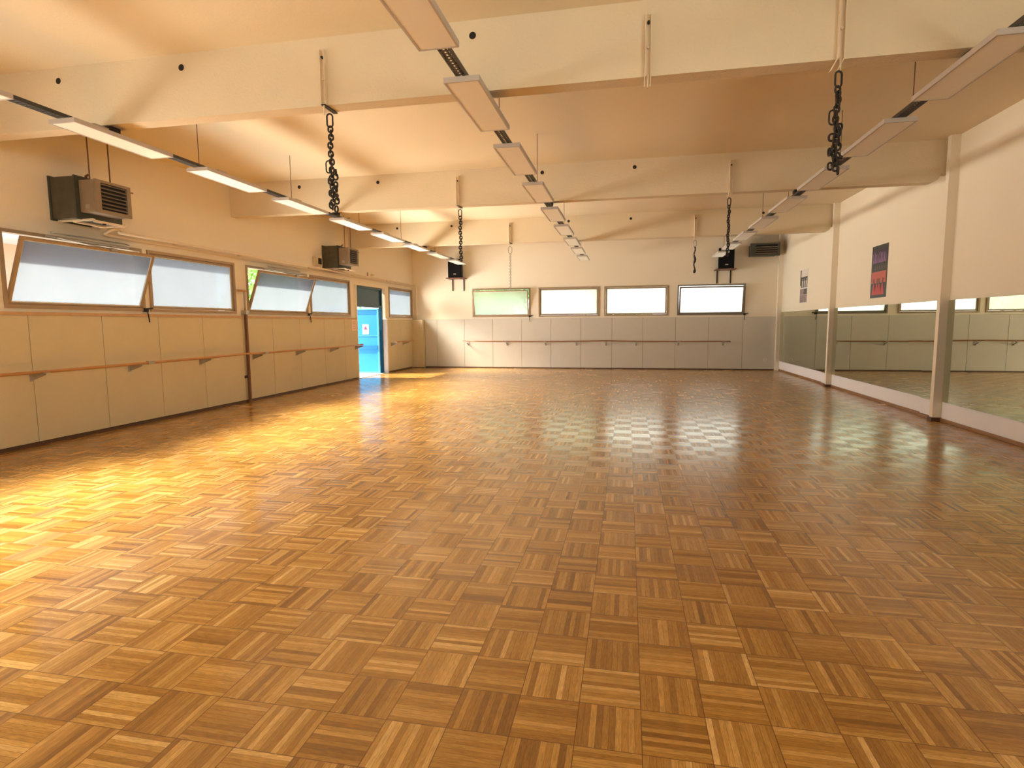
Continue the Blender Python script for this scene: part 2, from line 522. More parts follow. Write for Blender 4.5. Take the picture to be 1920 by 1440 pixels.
DOOR = (14.76, 16.77, -0.02, 2.61)
mb = MB()
wall_grid(YR - 0.2, YW + 0.2, 0, ZC, [(a, b_, WZ0, WZ1) for a, b_ in WL] + [(DOOR[0], DOOR[1], 0, DOOR[3])],
          lambda a, b_, c, d: mb.box(XW - 0.22, XW, a, b_, c, d))
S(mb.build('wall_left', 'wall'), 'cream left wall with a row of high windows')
WB = [(-5.23, -3.22), (-2.94, -0.92), (-0.765, 1.265), (1.545, 3.59)]
mb = MB()
wall_grid(XW, XR + 0.2, 0, ZC, [(a, b_, WZ0, WZ1 + 0.01) for a, b_ in WB], lambda a, b_, c, d: mb.box(a, b_, YW, YW + 0.2, c, d))
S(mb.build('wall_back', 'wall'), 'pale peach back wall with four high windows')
mb = MB()
wall_grid(YR, YW, 0, ZC, [(a, b_, 1.9, 3.4) for a, b_ in ADDED_RIGHT_WIN], lambda a, b_, c, d: mb.box(XR, XR + 0.2, a, b_, c, d))
S(mb.build('wall_right', 'wall'), 'cream right wall above the mirrors')
mb = MB()
wall_grid(XW, XR, 0, ZC, [(a, b_, 0.9, 3.1) for a, b_ in ADDED_REAR_WIN], lambda a, b_, c, d: mb.box(a, b_, YR - 0.2, YR, c, d))
S(mb.build('wall_rear', 'wall'))

# beams across the hall, with their sleeves
def disc(cx, y, cz, r, n=20, depth=0.02):
    return MB().prism([(cx + r * cos(2 * pi * k / n), y, cz + r * sin(2 * pi * k / n)) for k in range(n)], (0, depth, 0))
HOLES = {2: (-5.78, -4.32, -1.37, 3.05), 3: (-5.93, -4.39, -1.44, 0.076), 4: (-5.98, -4.49, -1.47, 0.04, 3.05)}
for k, y in enumerate(BEAMS):
    mb = MB()
    xe = XR - 0.13
    c = 0.12
    # rounded right-hand end where the beam runs into the pilaster
    poly = [(XW + 0.002, y, ZC), (XW + 0.002, y, ZB), (xe - c, y, ZB)] + \
           [(xe - c + c * sin(t * pi / 8), y, ZB - 0.0 + c * (1 - cos(t * pi / 8))) for t in range(1, 5)] + [(XR, y, ZB + c), (XR, y, ZC)]
    mb.prism(poly, (0, 0.175, 0))
    o = mb.build('trim_%d' % (k + 1), 'beam', kind='structure')
    o['label'] = 'cream concrete beam crossing the hall under the ceiling'
    for hx in HOLES.get(k, ()):
        rg = MB()
        n = 20
        rg.tube([(hx + 0.036 * cos(2 * pi * q / n), y - 0.001, 4.02 + 0.036 * sin(2 * pi * q / n)) for q in range(n)], 0.006, 6, closed=True)
        rg.build('sleeve_rim', 'cream_steel', o)
        disc(hx, y - 0.004, 4.02, 0.034).build('sleeve_hole', 'black', o)
# pilasters under the beams on the right wall
PIL = [-4.43, 0.25, 4.93, 9.60, 14.35]
for k, y in enumerate(BEAMS):
    yn = PIL[k]
    mb = MB().box(XR - 0.125, XR + 0.001, yn, yn + 0.09, 0.0, ZC)
    o = mb.build('trim_%d' % (k + 6), 'wall', kind='structure')
    o['label'] = 'cream pilaster on the right wall'
    box(XR - 0.143, XR - 0.001, yn - 0.018, yn + 0.108, 0.0, 0.055).build('plinth', 'base_dark', o)
box(XR - 0.13, XR, YB - 0.10, YW, 0, ZC).build('trim_11', 'wall', kind='structure')
S(box(XW, XW + 0.005, YW - 0.01, YW, 0, 0.01).build('trim_12', 'gap'))

# ------------------------------------------------------------------ cladding
LSEAM = [-4.3, -3.3, -2.3, -1.3, -0.3, 0.7, 1.7, 2.75, 3.8, 4.83, 5.856, 6.884, 7.888, 8.86, 9.93, 10.89, 11.92, 13.0, 14.03, 14.745]
def cladding(name, segs, z1, mt, axis):
    mb = MB()
    bk = MB()
    for a, b_ in segs:
        if axis == 'y': mb.box(XW + 0.012, XL, a + 0.004, b_ - 0.004, 0.05, z1)
        else: mb.box(a + 0.004, b_ - 0.004, YB, YW - 0.012, 0.035, z1)
    a, b_ = segs[0][0], segs[-1][1]
    if axis == 'y': bk.box(XW - 0.0005, XW + 0.014, a + 0.01, b_ - 0.01, 0.0, z1 - 0.005)
    else: bk.box(a + 0.01, b_ - 0.01, YW - 0.014, YW + 0.0005, 0.0, z1 - 0.005)
    o = mb.build(name, mt, kind='structure', bevel=0.002)
    bk.build('joint_backing', 'gap', o)
    return o
o = cladding('trim_13', list(zip([YR + 0.05] + LSEAM, LSEAM)), ZP - 0.012, 'clad_left', 'y')
o['label'] = 'beige boarding along the left wall below the windows'
o = cladding('trim_14', [(16.78, 17.86), (17.86, 18.88)], ZP - 0.012, 'clad_left', 'y')
o['label'] = 'beige boarding between the blue door and the corner'
BSEAM = [-6.955, -6.51, -5.524, -4.521, -3.518, -2.518, -1.52, -0.507, 0.484, 1.505, 2.52, 3.545, 4.505]
o = cladding('trim_15', list(zip(BSEAM, BSEAM[1:])), ZP + 0.01, 'clad_back', 'x')
o['label'] = 'pale grey boarding along the back wall'
S(box(XW + 0.0005, XL + 0.012, YR + 0.05, 14.75, ZP - 0.012, ZP + 0.028).build('trim_16', 'strip'), 'thin orange wooden batten capping the left boarding')
S(box(XW + 0.0005, XL + 0.012, 16.775, 18.88, ZP - 0.012, ZP + 0.02).build('trim_17', 'cream_steel'))
S(box(XW + 0.0005, -6.96, 18.88, YW - 0.0005, 0.02, ZP).build('trim_18', 'clad_left'), 'beige pipe casing in the back left corner')
S(box(XW + 0.001, XL + 0.004, YR + 0.05, 14.74, 0, 0.045).build('baseboard_left', 'base_dark'), 'dark gap and skirting below the left boarding')
S(box(-6.95, XR - 0.14, YB + 0.0005, YB + 0.02, 0, 0.034).build('baseboard_back', 'base_dark'))
for sy in (14.70, 16.775):
    pass
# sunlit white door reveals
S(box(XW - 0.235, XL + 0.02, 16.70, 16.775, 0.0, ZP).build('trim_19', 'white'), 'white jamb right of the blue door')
S(box(XW - 0.22, XL + 0.01, 14.745, 14.785, 0.0, 2.61).build('trim_20', 'wall'), 'left jamb of the doorway')

# right wall: white band, skirting, flanking boards
BAYS = [(-4.31, 0.23), (0.37, 4.91), (5.05, 9.58), (9.72, 14.33), (14.47, YB - 0.11)]
mb, sk, rl = MB(), MB(), MB()
for a, b_ in BAYS:
    mb.box(XR - 0.012, XR - 0.0005, a, b_, 0.05, 0.295)
    sk.box(XR - 0.028, XR - 0.0005, a, b_, 0, 0.048)
S(mb.build('trim_21', 'white'), 'white band under the mirrors')
S(sk.build('baseboard_right', 'skirt', bevel=0.004), 'brown wooden skirting along the right wall')
mb, sk = MB(), MB()
for a in (9.715, 14.465, 5.05):
    mb.box(XR - 0.055, XR - 0.012, a, a + 0.42, 0.05, 0.295)
    sk.box(XR - 0.075, XR - 0.03, a, a + 0.44, 0, 0.04)
S(mb.build('trim_22', 'white'))
S(sk.build('trim_23', 'skirt', bevel=0.004))
ZM = 1.80
def mirror(y0, y1, xf, label, tilt=0.0):
    t = empty('wall_mirror', (XR, (y0 + y1) / 2, 0.295))
    tag(t, label, 'mirror', 'mirrors along the right wall')
    ca = Matrix.Rotation(tilt, 4, 'Z')
    mm = Matrix.Translation((xf, (y0 + y1) / 2, 0)) @ ca @ Matrix.Translation((-xf, -(y0 + y1) / 2, 0))
    MB().box(xf, xf + 0.006, y0 + 0.004, y1 - 0.004, 0.297, ZM, mm).build('mirror_glass', 'mirror', t)
    MB().box(xf + 0.0065, XR - 0.001, y0, y1, 0.296, ZM + 0.001).build('mirror_backing', 'mirror_edge', t)
    return t
mirror(14.90, YB - 0.13, XR - 0.03, 'mirror in the farthest wall bay, beneath the small black and white poster')
mirror(14.465, 14.885, XR - 0.07, 'narrow mirror strip just beyond the far pilaster', 0.006)
mirror(10.15, 14.33, XR - 0.03, 'large mirror in the middle bay, beneath the tall red and purple poster', 0.003)
mirror(9.715, 10.135, XR - 0.07, 'narrow mirror strip just beyond the near pilaster', -0.012)
mirror(5.06, 9.575, XR - 0.03, 'nearest large mirror, cut off by the right edge of the photo', -0.002)

# ------------------------------------------------------------------ windows
def window(n, P, u0, u1, z0, z1, ang=0.0, pane='pane', fm='frame', label=None, lever=False, arm=False):
    """P(u,w,z)->world; w grows into the room"""
    t = empty('window_%d' % n, P((u0 + u1) / 2, 0, z0), 'structure')
    if label: t['label'] = label
    def bx(mb, a, b_, w0, w1, c, d, mtx=None):
        p = [(a, w0, c), (b_, w0, c), (b_, w1, c), (a, w1, c), (a, w0, d), (b_, w0, d), (b_, w1, d), (a, w1, d)]
        if mtx: p = [mtx(*q) for q in p]
        mb.hexa([P(*q) for q in p])
    f = 0.045
    mb = MB()
    bx(mb, u0, u1, -0.10, 0.022, z0, z0 + f)
    bx(mb, u0, u1, -0.10, 0.022, z1 - f, z1)
    bx(mb, u0, u0 + f, -0.10, 0.022, z0 + f, z1 - f)
    bx(mb, u1 - f, u1, -0.10, 0.022, z0 + f, z1 - f)
    mb.build('window_frame', fm, t, bevel=0.003)
    a, b_, c, d = u0 + f + 0.004, u1 - f - 0.004, z0 + f + 0.004, z1 - f - 0.004
    zh, wh = c, -0.03
    def rot(u, w, z):
        y, h = w - wh, z - zh
        return (u, wh + y * cos(ang) + h * sin(ang), zh + h * cos(ang) - y * sin(ang))
    sf = 0.035
    mb = MB()
    w0, w1 = wh - 0.02, wh + 0.025
    bx(mb, a, b_, w0, w1, c, c + sf, rot)
    bx(mb, a, b_, w0, w1, d - sf, d, rot)
    bx(mb, a, a + sf, w0, w1, c + sf, d - sf, rot)
    bx(mb, b_ - sf, b_, w0, w1, c + sf, d - sf, rot)
    sash = mb.build('sash', fm, t, bevel=0.002)
    mb = MB()
    q = 0.012
    w0, w1 = wh - 0.012, wh + 0.012
    A, B, C_, D = a + sf, b_ - sf, c + sf, d - sf
    bx(mb, A, B, w0, w1, C_, C_ + q, rot)
    bx(mb, A, B, w0, w1, D - q, D, rot)
    bx(mb, A, A + q, w0, w1, C_ + q, D - q, rot)
    bx(mb, B - q, B, w0, w1, C_ + q, D - q, rot)
    mb.build('glazing_bead', 'bead', sash)
    mb = MB()
    bx(mb, A + q, B - q, wh - 0.003, wh + 0.003, C_ + q, D - q, rot)
    mb.build('pane', pane, sash)
    if lever:
        mb = MB()
        e = u1 - 0.03
        bx(mb, e - 0.02, e + 0.05, 0.0, 0.05, z0 - 0.01, z0 + 0.05)
        mb.tube([P(e, 0.06, z0 + 0.03), P(e + 0.01, 0.075, z0 - 0.05), P(e + 0.03, 0.07, z0 - 0.17)], 0.009, 8)
        mb.tube([P(e + 0.05, 0.03, z0 + 0.04), P(e + 0.13, 0.05, z0 + 0.05)], 0.012, 8)
        mb.build('latch', 'steel_dark', t)
    if arm:
        mb = MB()
        m_ = (u0 + u1) / 2
        bx(mb, u0 + 0.55, u1 - 0.25, 0.022, 0.045, z1 - 0.03, z1 - 0.012)
        top = rot(m_ + 0.25, wh + 0.03, d)
        mb.tube([P(m_ - 0.35, 0.035, z1 - 0.02), P(*top)], 0.009, 8)
        mb.tube([P(m_ + 0.8, 0.03, z1 + 0.02), P(m_ + 0.72, 0.03, z1 + 0.035), P(m_ - 0.4, 0.03, z1 + 0.035)], 0.008, 8)
        bx(mb, m_ + 0.2, m_ + 0.3, top[1] - 0.02, top[1] + 0.02, top[2] - 0.02, top[2] + 0.02)
        mb.build('stay_arm', 'steel', t)
    return t
PL = lambda u, w, z: (XW + w, u, z)
PB = lambda u, w, z: (u, YW - w, z)
PRr = lambda u, w, z: (u, YR + w, z)
LW_ANG = {4: radians(21), 6: radians(20)}
LW_LAB = {4: 'tilted open frosted window nearest the left edge of the photo', 5: 'closed frosted window beside the tilted one on the left wall',
          6: 'tilted open frosted window beyond the opener post', 7: 'closed frosted window left of the blue door', 8: 'closed frosted window between blue door and corner'}
for k, (a, b_) in enumerate(WL):
    window(k + 1, PL, a, b_, WZ0, WZ1, LW_ANG.get(k, 0), 'pane', 'frame', LW_LAB.get(k), k in LW_ANG, k in LW_ANG)
BW_LAB = ['tilted greenish window at the left of the back wall', 'closed greenish window, second on the back wall',
          'closed pale window, third on the back wall', 'tilted pale window at the right of the back wall']
for k, (a, b_) in enumerate(WB):
    window(k + 10, PB, a, b_, WZ0, WZ1 + 0.01, (radians(17), 0, 0, radians(13))[k], ('pane_green', 'pane_green', 'pane_pale', 'pane_pale')[k],
           'frame_dark' if k == 3 else 'frame', BW_LAB[k], k in (0, 3), False)
for k, (a, b_) in enumerate(ADDED_REAR_WIN):
    window(k + 14, PRr, a, b_, 0.9, 3.1, 0, 'pane_pale')  # unseen glazing added in front of the rear fill lamps
for k, (a, b_) in enumerate(ADDED_RIGHT_WIN):
    window(k + 18, lambda u, w, z: (XR - w, u, z), a, b_, 1.9, 3.4, 0, 'pane_pale')  # unseen glazing added for the right-hand fill lamps

# ------------------------------------------------------------------ door
d1 = empty('door_1', (XW, 15.76, 0), 'structure')
d1['label'] = 'doorway with bright blue leaf standing open to the sunny yard under a dark teal transom'
mb = MB()
mb.box(XW - 0.16, XW - 0.06, DOOR[0] + 0.03, DOOR[0] + 0.08, 0, 2.60)
mb.box(XW - 0.16, XW - 0.06, 16.64, 16.70, 0, 2.60)
mb.box(XW - 0.16, XW - 0.06, DOOR[0] + 0.03, 16.70, 2.55, 2.60)
mb.box(XW - 0.16, XW - 0.06, DOOR[0] + 0.03, 16.70, 2.015, 2.07)
mb.build('door_frame', 'teal', d1)
box(XW - 0.13, XW - 0.10, DOOR[0] + 0.08, 16.64, 2.07, 2.55).build('transom', 'teal', d1)
box(XW - 0.3, XW + 0.01, DOOR[0] + 0.03, 16.70, 0.0, 0.012).build('threshold', 'threshold', d1)
yl = 16.46
def leaf(x0, x1, yl, s, parent):
    lf = box(x0 + 0.05, x1 - 0.05, yl, yl + 0.04, 0.07, 1.95).build('door_leaf', 'blue', parent, label='bright blue door leaf')
    e = MB()
    ya, yb_ = (yl - 0.012, yl + 0.045) if s < 0 else (yl - 0.005, yl + 0.052)
    e.box(x0, x0 + 0.05, ya, yb_, 0.02, 2.0).box(x1 - 0.05, x1, ya, yb_, 0.02, 2.0)
    e.box(x0 + 0.05, x1 - 0.05, ya, yb_, 1.95, 2.0).box(x0 + 0.05, x1 - 0.05, ya, yb_, 0.02, 0.07)
    e.box(x0 + 0.05, x1 - 0.05, ya + 0.003, yb_ - 0.003, 1.155, 1.175)
    e.build('leaf_edge', 'blue_edge', lf)
    g = MB()
    g.box(x0 + 0.05, x1 - 0.05, yl - 0.006, yl - 0.0005, 1.83, 1.94).box(x0 + 0.05, x1 - 0.05, yl - 0.03, yl - 0.0005, 0.755, 0.87)
    g.build('push_bar', 'blue2', lf)
    return lf
leaf(-8.46, -7.47, yl, -1, d1)
leaf(-8.46, -7.50, 14.80, 1, d1)
sg = empty('door_sign', (-7.9, yl, 1.2))
tag(sg, 'white paper notice with a magenta triangle taped to the blue door leaf', 'sign')
box(-8.01, -7.80, yl - 0.004, yl - 0.0005, 1.21, 1.52).build('sheet', 'paper', sg)
MB().prism([(-7.965, yl - 0.005, 1.36), (-7.845, yl - 0.005, 1.36), (-7.905, yl - 0.005, 1.475)], (0, -0.002, 0)).build('triangle', 'pink', sg)
mb = MB()
for k in range(3):
    mb.box(-7.97 + 0.01 * k, -7.84 - 0.01 * k, yl - 0.007, yl - 0.005, 1.325 - k * 0.032, 1.340 - k * 0.032)
mb.build('printed_lines', 'grey_ink', sg)
pn = empty('wall_notice', (XL, 14.57, 1.34))
tag(pn, 'pale pink paper notice on the boarding left of the blue door', 'notice')
box(XL + 0.0005, XL + 0.003, 14.44, 14.71, 1.345, 1.645).build('sheet', 'paper_pink', pn)
mb = MB()
for k in range(5):
    mb.box(XL + 0.003, XL + 0.004, 14.49, 14.66, 1.58 - k * 0.045, 1.595 - k * 0.045)
mb.build('printed_lines', 'grey_ink', pn)

# ------------------------------------------------------------------ ceiling luminaires on cable trays
ZL0, ZL1, ZT = 3.42, 3.462, 3.50
def make_luminaire():
    r = empty('ceiling_light', (0, 0, ZL0))
    w, l = 0.148, 0.60
    mb = MB()
    mb.box(-w, w, -l, l, ZL0 + 0.008, ZL1)
    mb.box(-w, w, -l, -l + 0.016, ZL0, ZL0 + 0.008).box(-w, w, l - 0.016, l, ZL0, ZL0 + 0.008)
    mb.box(-w, -w + 0.016, -l + 0.016, l - 0.016, ZL0, ZL0 + 0.008).box(w - 0.016, w, -l + 0.016, l - 0.016, ZL0, ZL0 + 0.008)
    mb.build('lamp_housing', 'housing', r)
    box(-w + 0.017, w - 0.017, -l + 0.017, l - 0.017, ZL0 + 0.003, ZL0 + 0.0078).build('diffuser', 'diffuser', r)
    box(0.05, 0.11, -0.35, -0.19, ZL1, ZL1 + 0.03).build('driver_box', 'steel', r)
    return r
base_light = make_luminaire()
first = True
ROWS = [(-5.27, 4.14, 'left'), (-1.325, 4.06, 'middle'), (2.57, 4.12, 'right')]
ORD = ['first', 'second', 'third', 'fourth', 'fifth', 'sixth', 'seventh', 'eighth', 'ninth']
for rx, ph, rn in ROWS:
    for k in range(1 if rn == 'right' else 0, 9):
        far = ph + 1.747 * k
        if first: o = base_light; first = False
        else: o = copy_tree(base_light)
        o.location = (rx, far - 0.6, ZL0)
        if True:
            j = 8 - k
            lab = ('unlit flat white luminaire at the far end of the %s row' % rn if j == 0 else
                   'unlit flat white luminaire, %s from the far end in the %s row' % (ORD[j], rn))
            if rn == 'middle' and k == 0: lab = 'large unlit luminaire cut off by the top edge, nearest of the middle row'
            if rn == 'left' and k == 0: lab = 'unlit luminaire at the left edge of the photo, nearest of the left row'
            if rn == 'right' and k == 1: lab = 'unlit luminaire at the top right corner, nearest of the right row'
        tag(o, lab, 'ceiling light', 'luminaires of the %s row' % rn)
# perforated cable trays
def tray(rx, rn, wires):
    t = empty('cable_tray', (rx, 7, ZT))
    tag(t, 'long dark perforated cable tray carrying the %s row of luminaires' % rn, 'cable tray', 'cable trays')
    y0, y1, hw = -4.6, 18.05, 0.042
    mb = MB()
    mb.box(rx - hw, rx - hw + 0.003, y0, y1, ZL1 + 0.002, ZT).box(rx + hw - 0.003, rx + hw, y0, y1, ZL1 + 0.002, ZT)
    # floor of the tray as three rails and rungs, leaving slots
    zt0, zt1 = ZL1 + 0.001, ZL1 + 0.004
    for xx in (-0.039, -0.014, 0.014, 0.039):
        mb.box(rx + xx - 0.006, rx + xx + 0.006, y0, y1, zt0, zt1)
    yy = y0
    while yy < y1:
        mb.box(rx - hw, rx + hw, yy, yy + 0.018, zt0 + 0.0002, zt1 + 0.0004)
        yy += 0.045
    mb.build('tray_channel', 'tray', t)
    for a in range(2):
        pts = [(rx - 0.02 + a * 0.035 + 0.006 * sin(i * 1.3 + a), y0 + i * (y1 - y0) / 60, zt1 + 0.009 + 0.003 * sin(i * 2.1)) for i in range(61)]
        MB().tube(pts, 0.006, 6).build('cable', 'steel_dark', t)
    for wy in wires:
        MB().tube([(rx + 0.045, wy, ZL1 + 0.01), (rx + 0.045, wy, ZC - 0.002)], 0.0045, 6).build('hanger_rod', 'rod', t)
    for by in BEAMS:
        if by > -4.5:
            box(rx - 0.055, rx + 0.055, by + 0.03, by + 0.14, ZT, ZB - 0.001).build('beam_bracket', 'steel_dark', t)
tray(-5.27, 'left', (-2.0, 1.6, 6.42, 8.42, 10.75, 12.9, 15.3))
tray(-1.325, 'middle', (-2.0, 1.6, 5.8, 8.25, 11.75, 16.0))
tray(2.57, 'right', (-2.0, 1.6, 6.3, 8.2, 10.6, 12.5, 17.2))

# ------------------------------------------------------------------ hanging brackets and chains
def bracket(x, yb, label, flare=0.0, ztop=4.03, loop=True):
    y = yb - 0.001
    t = empty('beam_strap', (x, y, ZB))
    tag(t, label, 'bracket', 'steel hanging brackets on the beams')
    mb = MB()
    hw = 0.024
    mb.box(x - hw, x + hw, y - 0.008, y, ZB - 0.005, ztop)
    mb.box(x - hw, x - hw + 0.005, y - 0.045, y - 0.008, ZB - 0.005, ztop)
    mb.box(x + hw - 0.005, x + hw, y - 0.045, y - 0.008, ZB - 0.005, ztop)
    mb.build('strap', 'cream_steel', t)
    MB().tube([(x, y - 0.006, ztop - 0.07), (x, y - 0.04, ztop - 0.07)], 0.011, 8).build('bolt', 'steel_dark', t)
    MB().tube([(x, y - 0.006, ZB + 0.22), (x, y - 0.035, ZB + 0.22)], 0.010, 8).build('bolt', 'cream_steel', t)
    if flare:
        mb = MB()
        for s in (-1, 1):
            p = x + s * hw
            mb.hexa([(p - 0.003, y - 0.05, ZB - 0.005), (p + 0.003, y - 0.05, ZB - 0.005), (p + 0.003, y, ZB - 0.005), (p - 0.003, y, ZB - 0.005),
                     (p + flare * -1 - 0.003, y - 0.05, ZB - 0.10), (p + flare * -1 + 0.003, y - 0.05, ZB - 0.10), (p + flare * -1 + 0.003, y, ZB - 0.10), (p + flare * -1 - 0.003, y, ZB - 0.10)])
        mb.build('flared_foot', 'cream_steel', t)
    else:
        box(x - 0.022, x + 0.022, y - 0.045, y + 0.19, ZB - 0.012, ZB - 0.004).build('foot_plate', 'steel_dark', t)
    MB().tube([(x, y - 0.03, ZB + 0.0), (x, y - 0.03, ZB - 0.10)], 0.008, 8).build('hook_pin', 'cream_steel', t)
    if not loop:
        return
def link(mb, cx, cy_, cz, L, W, r, rotz):
    pts = []
    n = 6
    h = L / 2 - W / 2
    for k in range(n + 1):
        a = pi * k / n
        pts.append((W / 2 * cos(a), h + W / 2 * sin(a)))
    for k in range(n + 1):
        a = pi + pi * k / n
        pts.append((W / 2 * cos(a), -h + W / 2 * sin(a)))
    mb.tube([(cx + px * cos(rotz), cy_ + px * sin(rotz), cz + pz) for px, pz in pts], r, 6, closed=True)
def chain(x, y, z0, z1, label, doubled=0.0, sc=1.0, shackle=True, thin=False, tail=None):
    t = empty('hanging_chain', (x, y, z0))
    tag(t, label, 'chain', 'chains hanging from the beams')
    rnd = random.Random(int(x * 100 + y * 10))
    L, W, r = 0.050 * sc, 0.036 * sc, 0.0078 * sc
    z = z1
    if shackle:
        mb = MB(); link(mb, x, y, z - 0.055, 0.12, 0.052, 0.008, 0.25)
        mb.build('shackle', 'steel_dark', t); z -= 0.105
    mb = MB()
    k = 0
    step = L - 2.1 * r
    while z - L / 2 > z0:
        dx = 0.006 * sin(k * 0.9) * sc
        link(mb, x + dx, y + 0.004 * cos(k), z - L / 2, L, W, r, (k % 2) * pi / 2 + 0.35 + rnd.uniform(-.25, .25))
        if z < z0 + doubled:
            link(mb, x + dx + 0.026 * sc * (1 if k % 3 else -1), y + 0.02, z - L / 2 - 0.02, L, W, r, ((k + 1) % 2) * pi / 2 + rnd.uniform(-.4, .4))
        z -= step
        k += 1
    mb.build('links', 'steel_dark', t)
    if doubled:
        mb = MB()
        link(mb, x - 0.03, y, z0 + doubled, 0.11, 0.05, 0.007, 0.1)
        mb.tube([(x + 0.03, y, z0 + 0.12), (x + 0.055, y, z0 + 0.11)], 0.014, 8)
        mb.build('connector', 'steel_dark', t)
B2, B3, B4 = BEAMS[2], BEAMS[3], BEAMS[4]
bracket(-2.80, B2, 'steel strap on the nearest beam left of the middle lights, holding a long chain')
bracket(0.135, B2, 'cream steel strap on the nearest beam with no chain', 0.004)
bracket(1.60, B2, 'cream strap with flared foot at the top edge, holding the nearest right chain', 0.05, 4.1)
bracket(-2.91, B3, 'cream strap on the second beam left of the middle lights')
bracket(1.565, B3, 'cream strap on the second beam right of the middle lights', 0.02)
bracket(-2.95, B4, 'thin cream strap on the farthest beam left of the middle lights')
bracket(1.55, B4, 'thin cream strap on the farthest beam, with a knotted rope below', 0.01)
chain(-2.745, B2 - 0.035, 2.60, 3.45, 'heavy dark chain hanging left of the middle lights, the nearest on that side', 0.38, 1.1)
chain(1.59, B2 - 0.035, 2.68, 3.44, 'heavy dark chain on the right side, hanging nearest the camera', 0.42, 1.1)
chain(-2.87, B3 - 0.035, 2.60, 3.47, 'dark chain ending in front of the left loudspeaker', 0.0, 1.25)
chain(1.545, B3 - 0.035, 2.56, 3.45, 'dark chain ending in front of the right loudspeaker', 0.0, 1.1)
# slimmer hangings on the farthest beam
t = empty('hanging_chain', (-2.945, B4 - 0.035, 2.32))
tag(t, 'slim chain hanging down before the tilted window at the left of the back wall', 'chain', 'chains hanging from the beams')
mb = MB(); link(mb, -2.945, B4 - 0.035, 3.36, 0.17, 0.09, 0.008, 0.1); mb.build('shackle', 'steel', t)
mb = MB()
z = 3.28; k = 0
while z > 2.36:
    link(mb, -2.945, B4 - 0.035, z - 0.022, 0.05, 0.034, 0.0065, (k % 2) * pi / 2 + .3); z -= 0.037; k += 1
mb.build('links', 'steel', t)
t = empty('hanging_rope', (1.54, B4 - 0.035, 2.66))
tag(t, 'short dark rope with a wrapped knot hanging from the farthest beam on the right', 'rope')
mb = MB(); link(mb, 1.54, B4 - 0.035, 3.37, 0.14, 0.075, 0.009, 0.1); mb.build('ring', 'steel', t)
pts = [(1.54 + 0.012 * sin(i * .8), B4 - 0.035 + 0.01 * cos(i), 3.30 - i * 0.031) for i in range(21)]
MB().tube(pts, [0.012, 0.02] * 4 + [0.024, 0.028, 0.03, 0.028, 0.024] + [0.014, 0.018, 0.016, 0.018] + [0.02, 0.03, 0.034, 0.02], 8).build('rope', 'steel_dark', t)

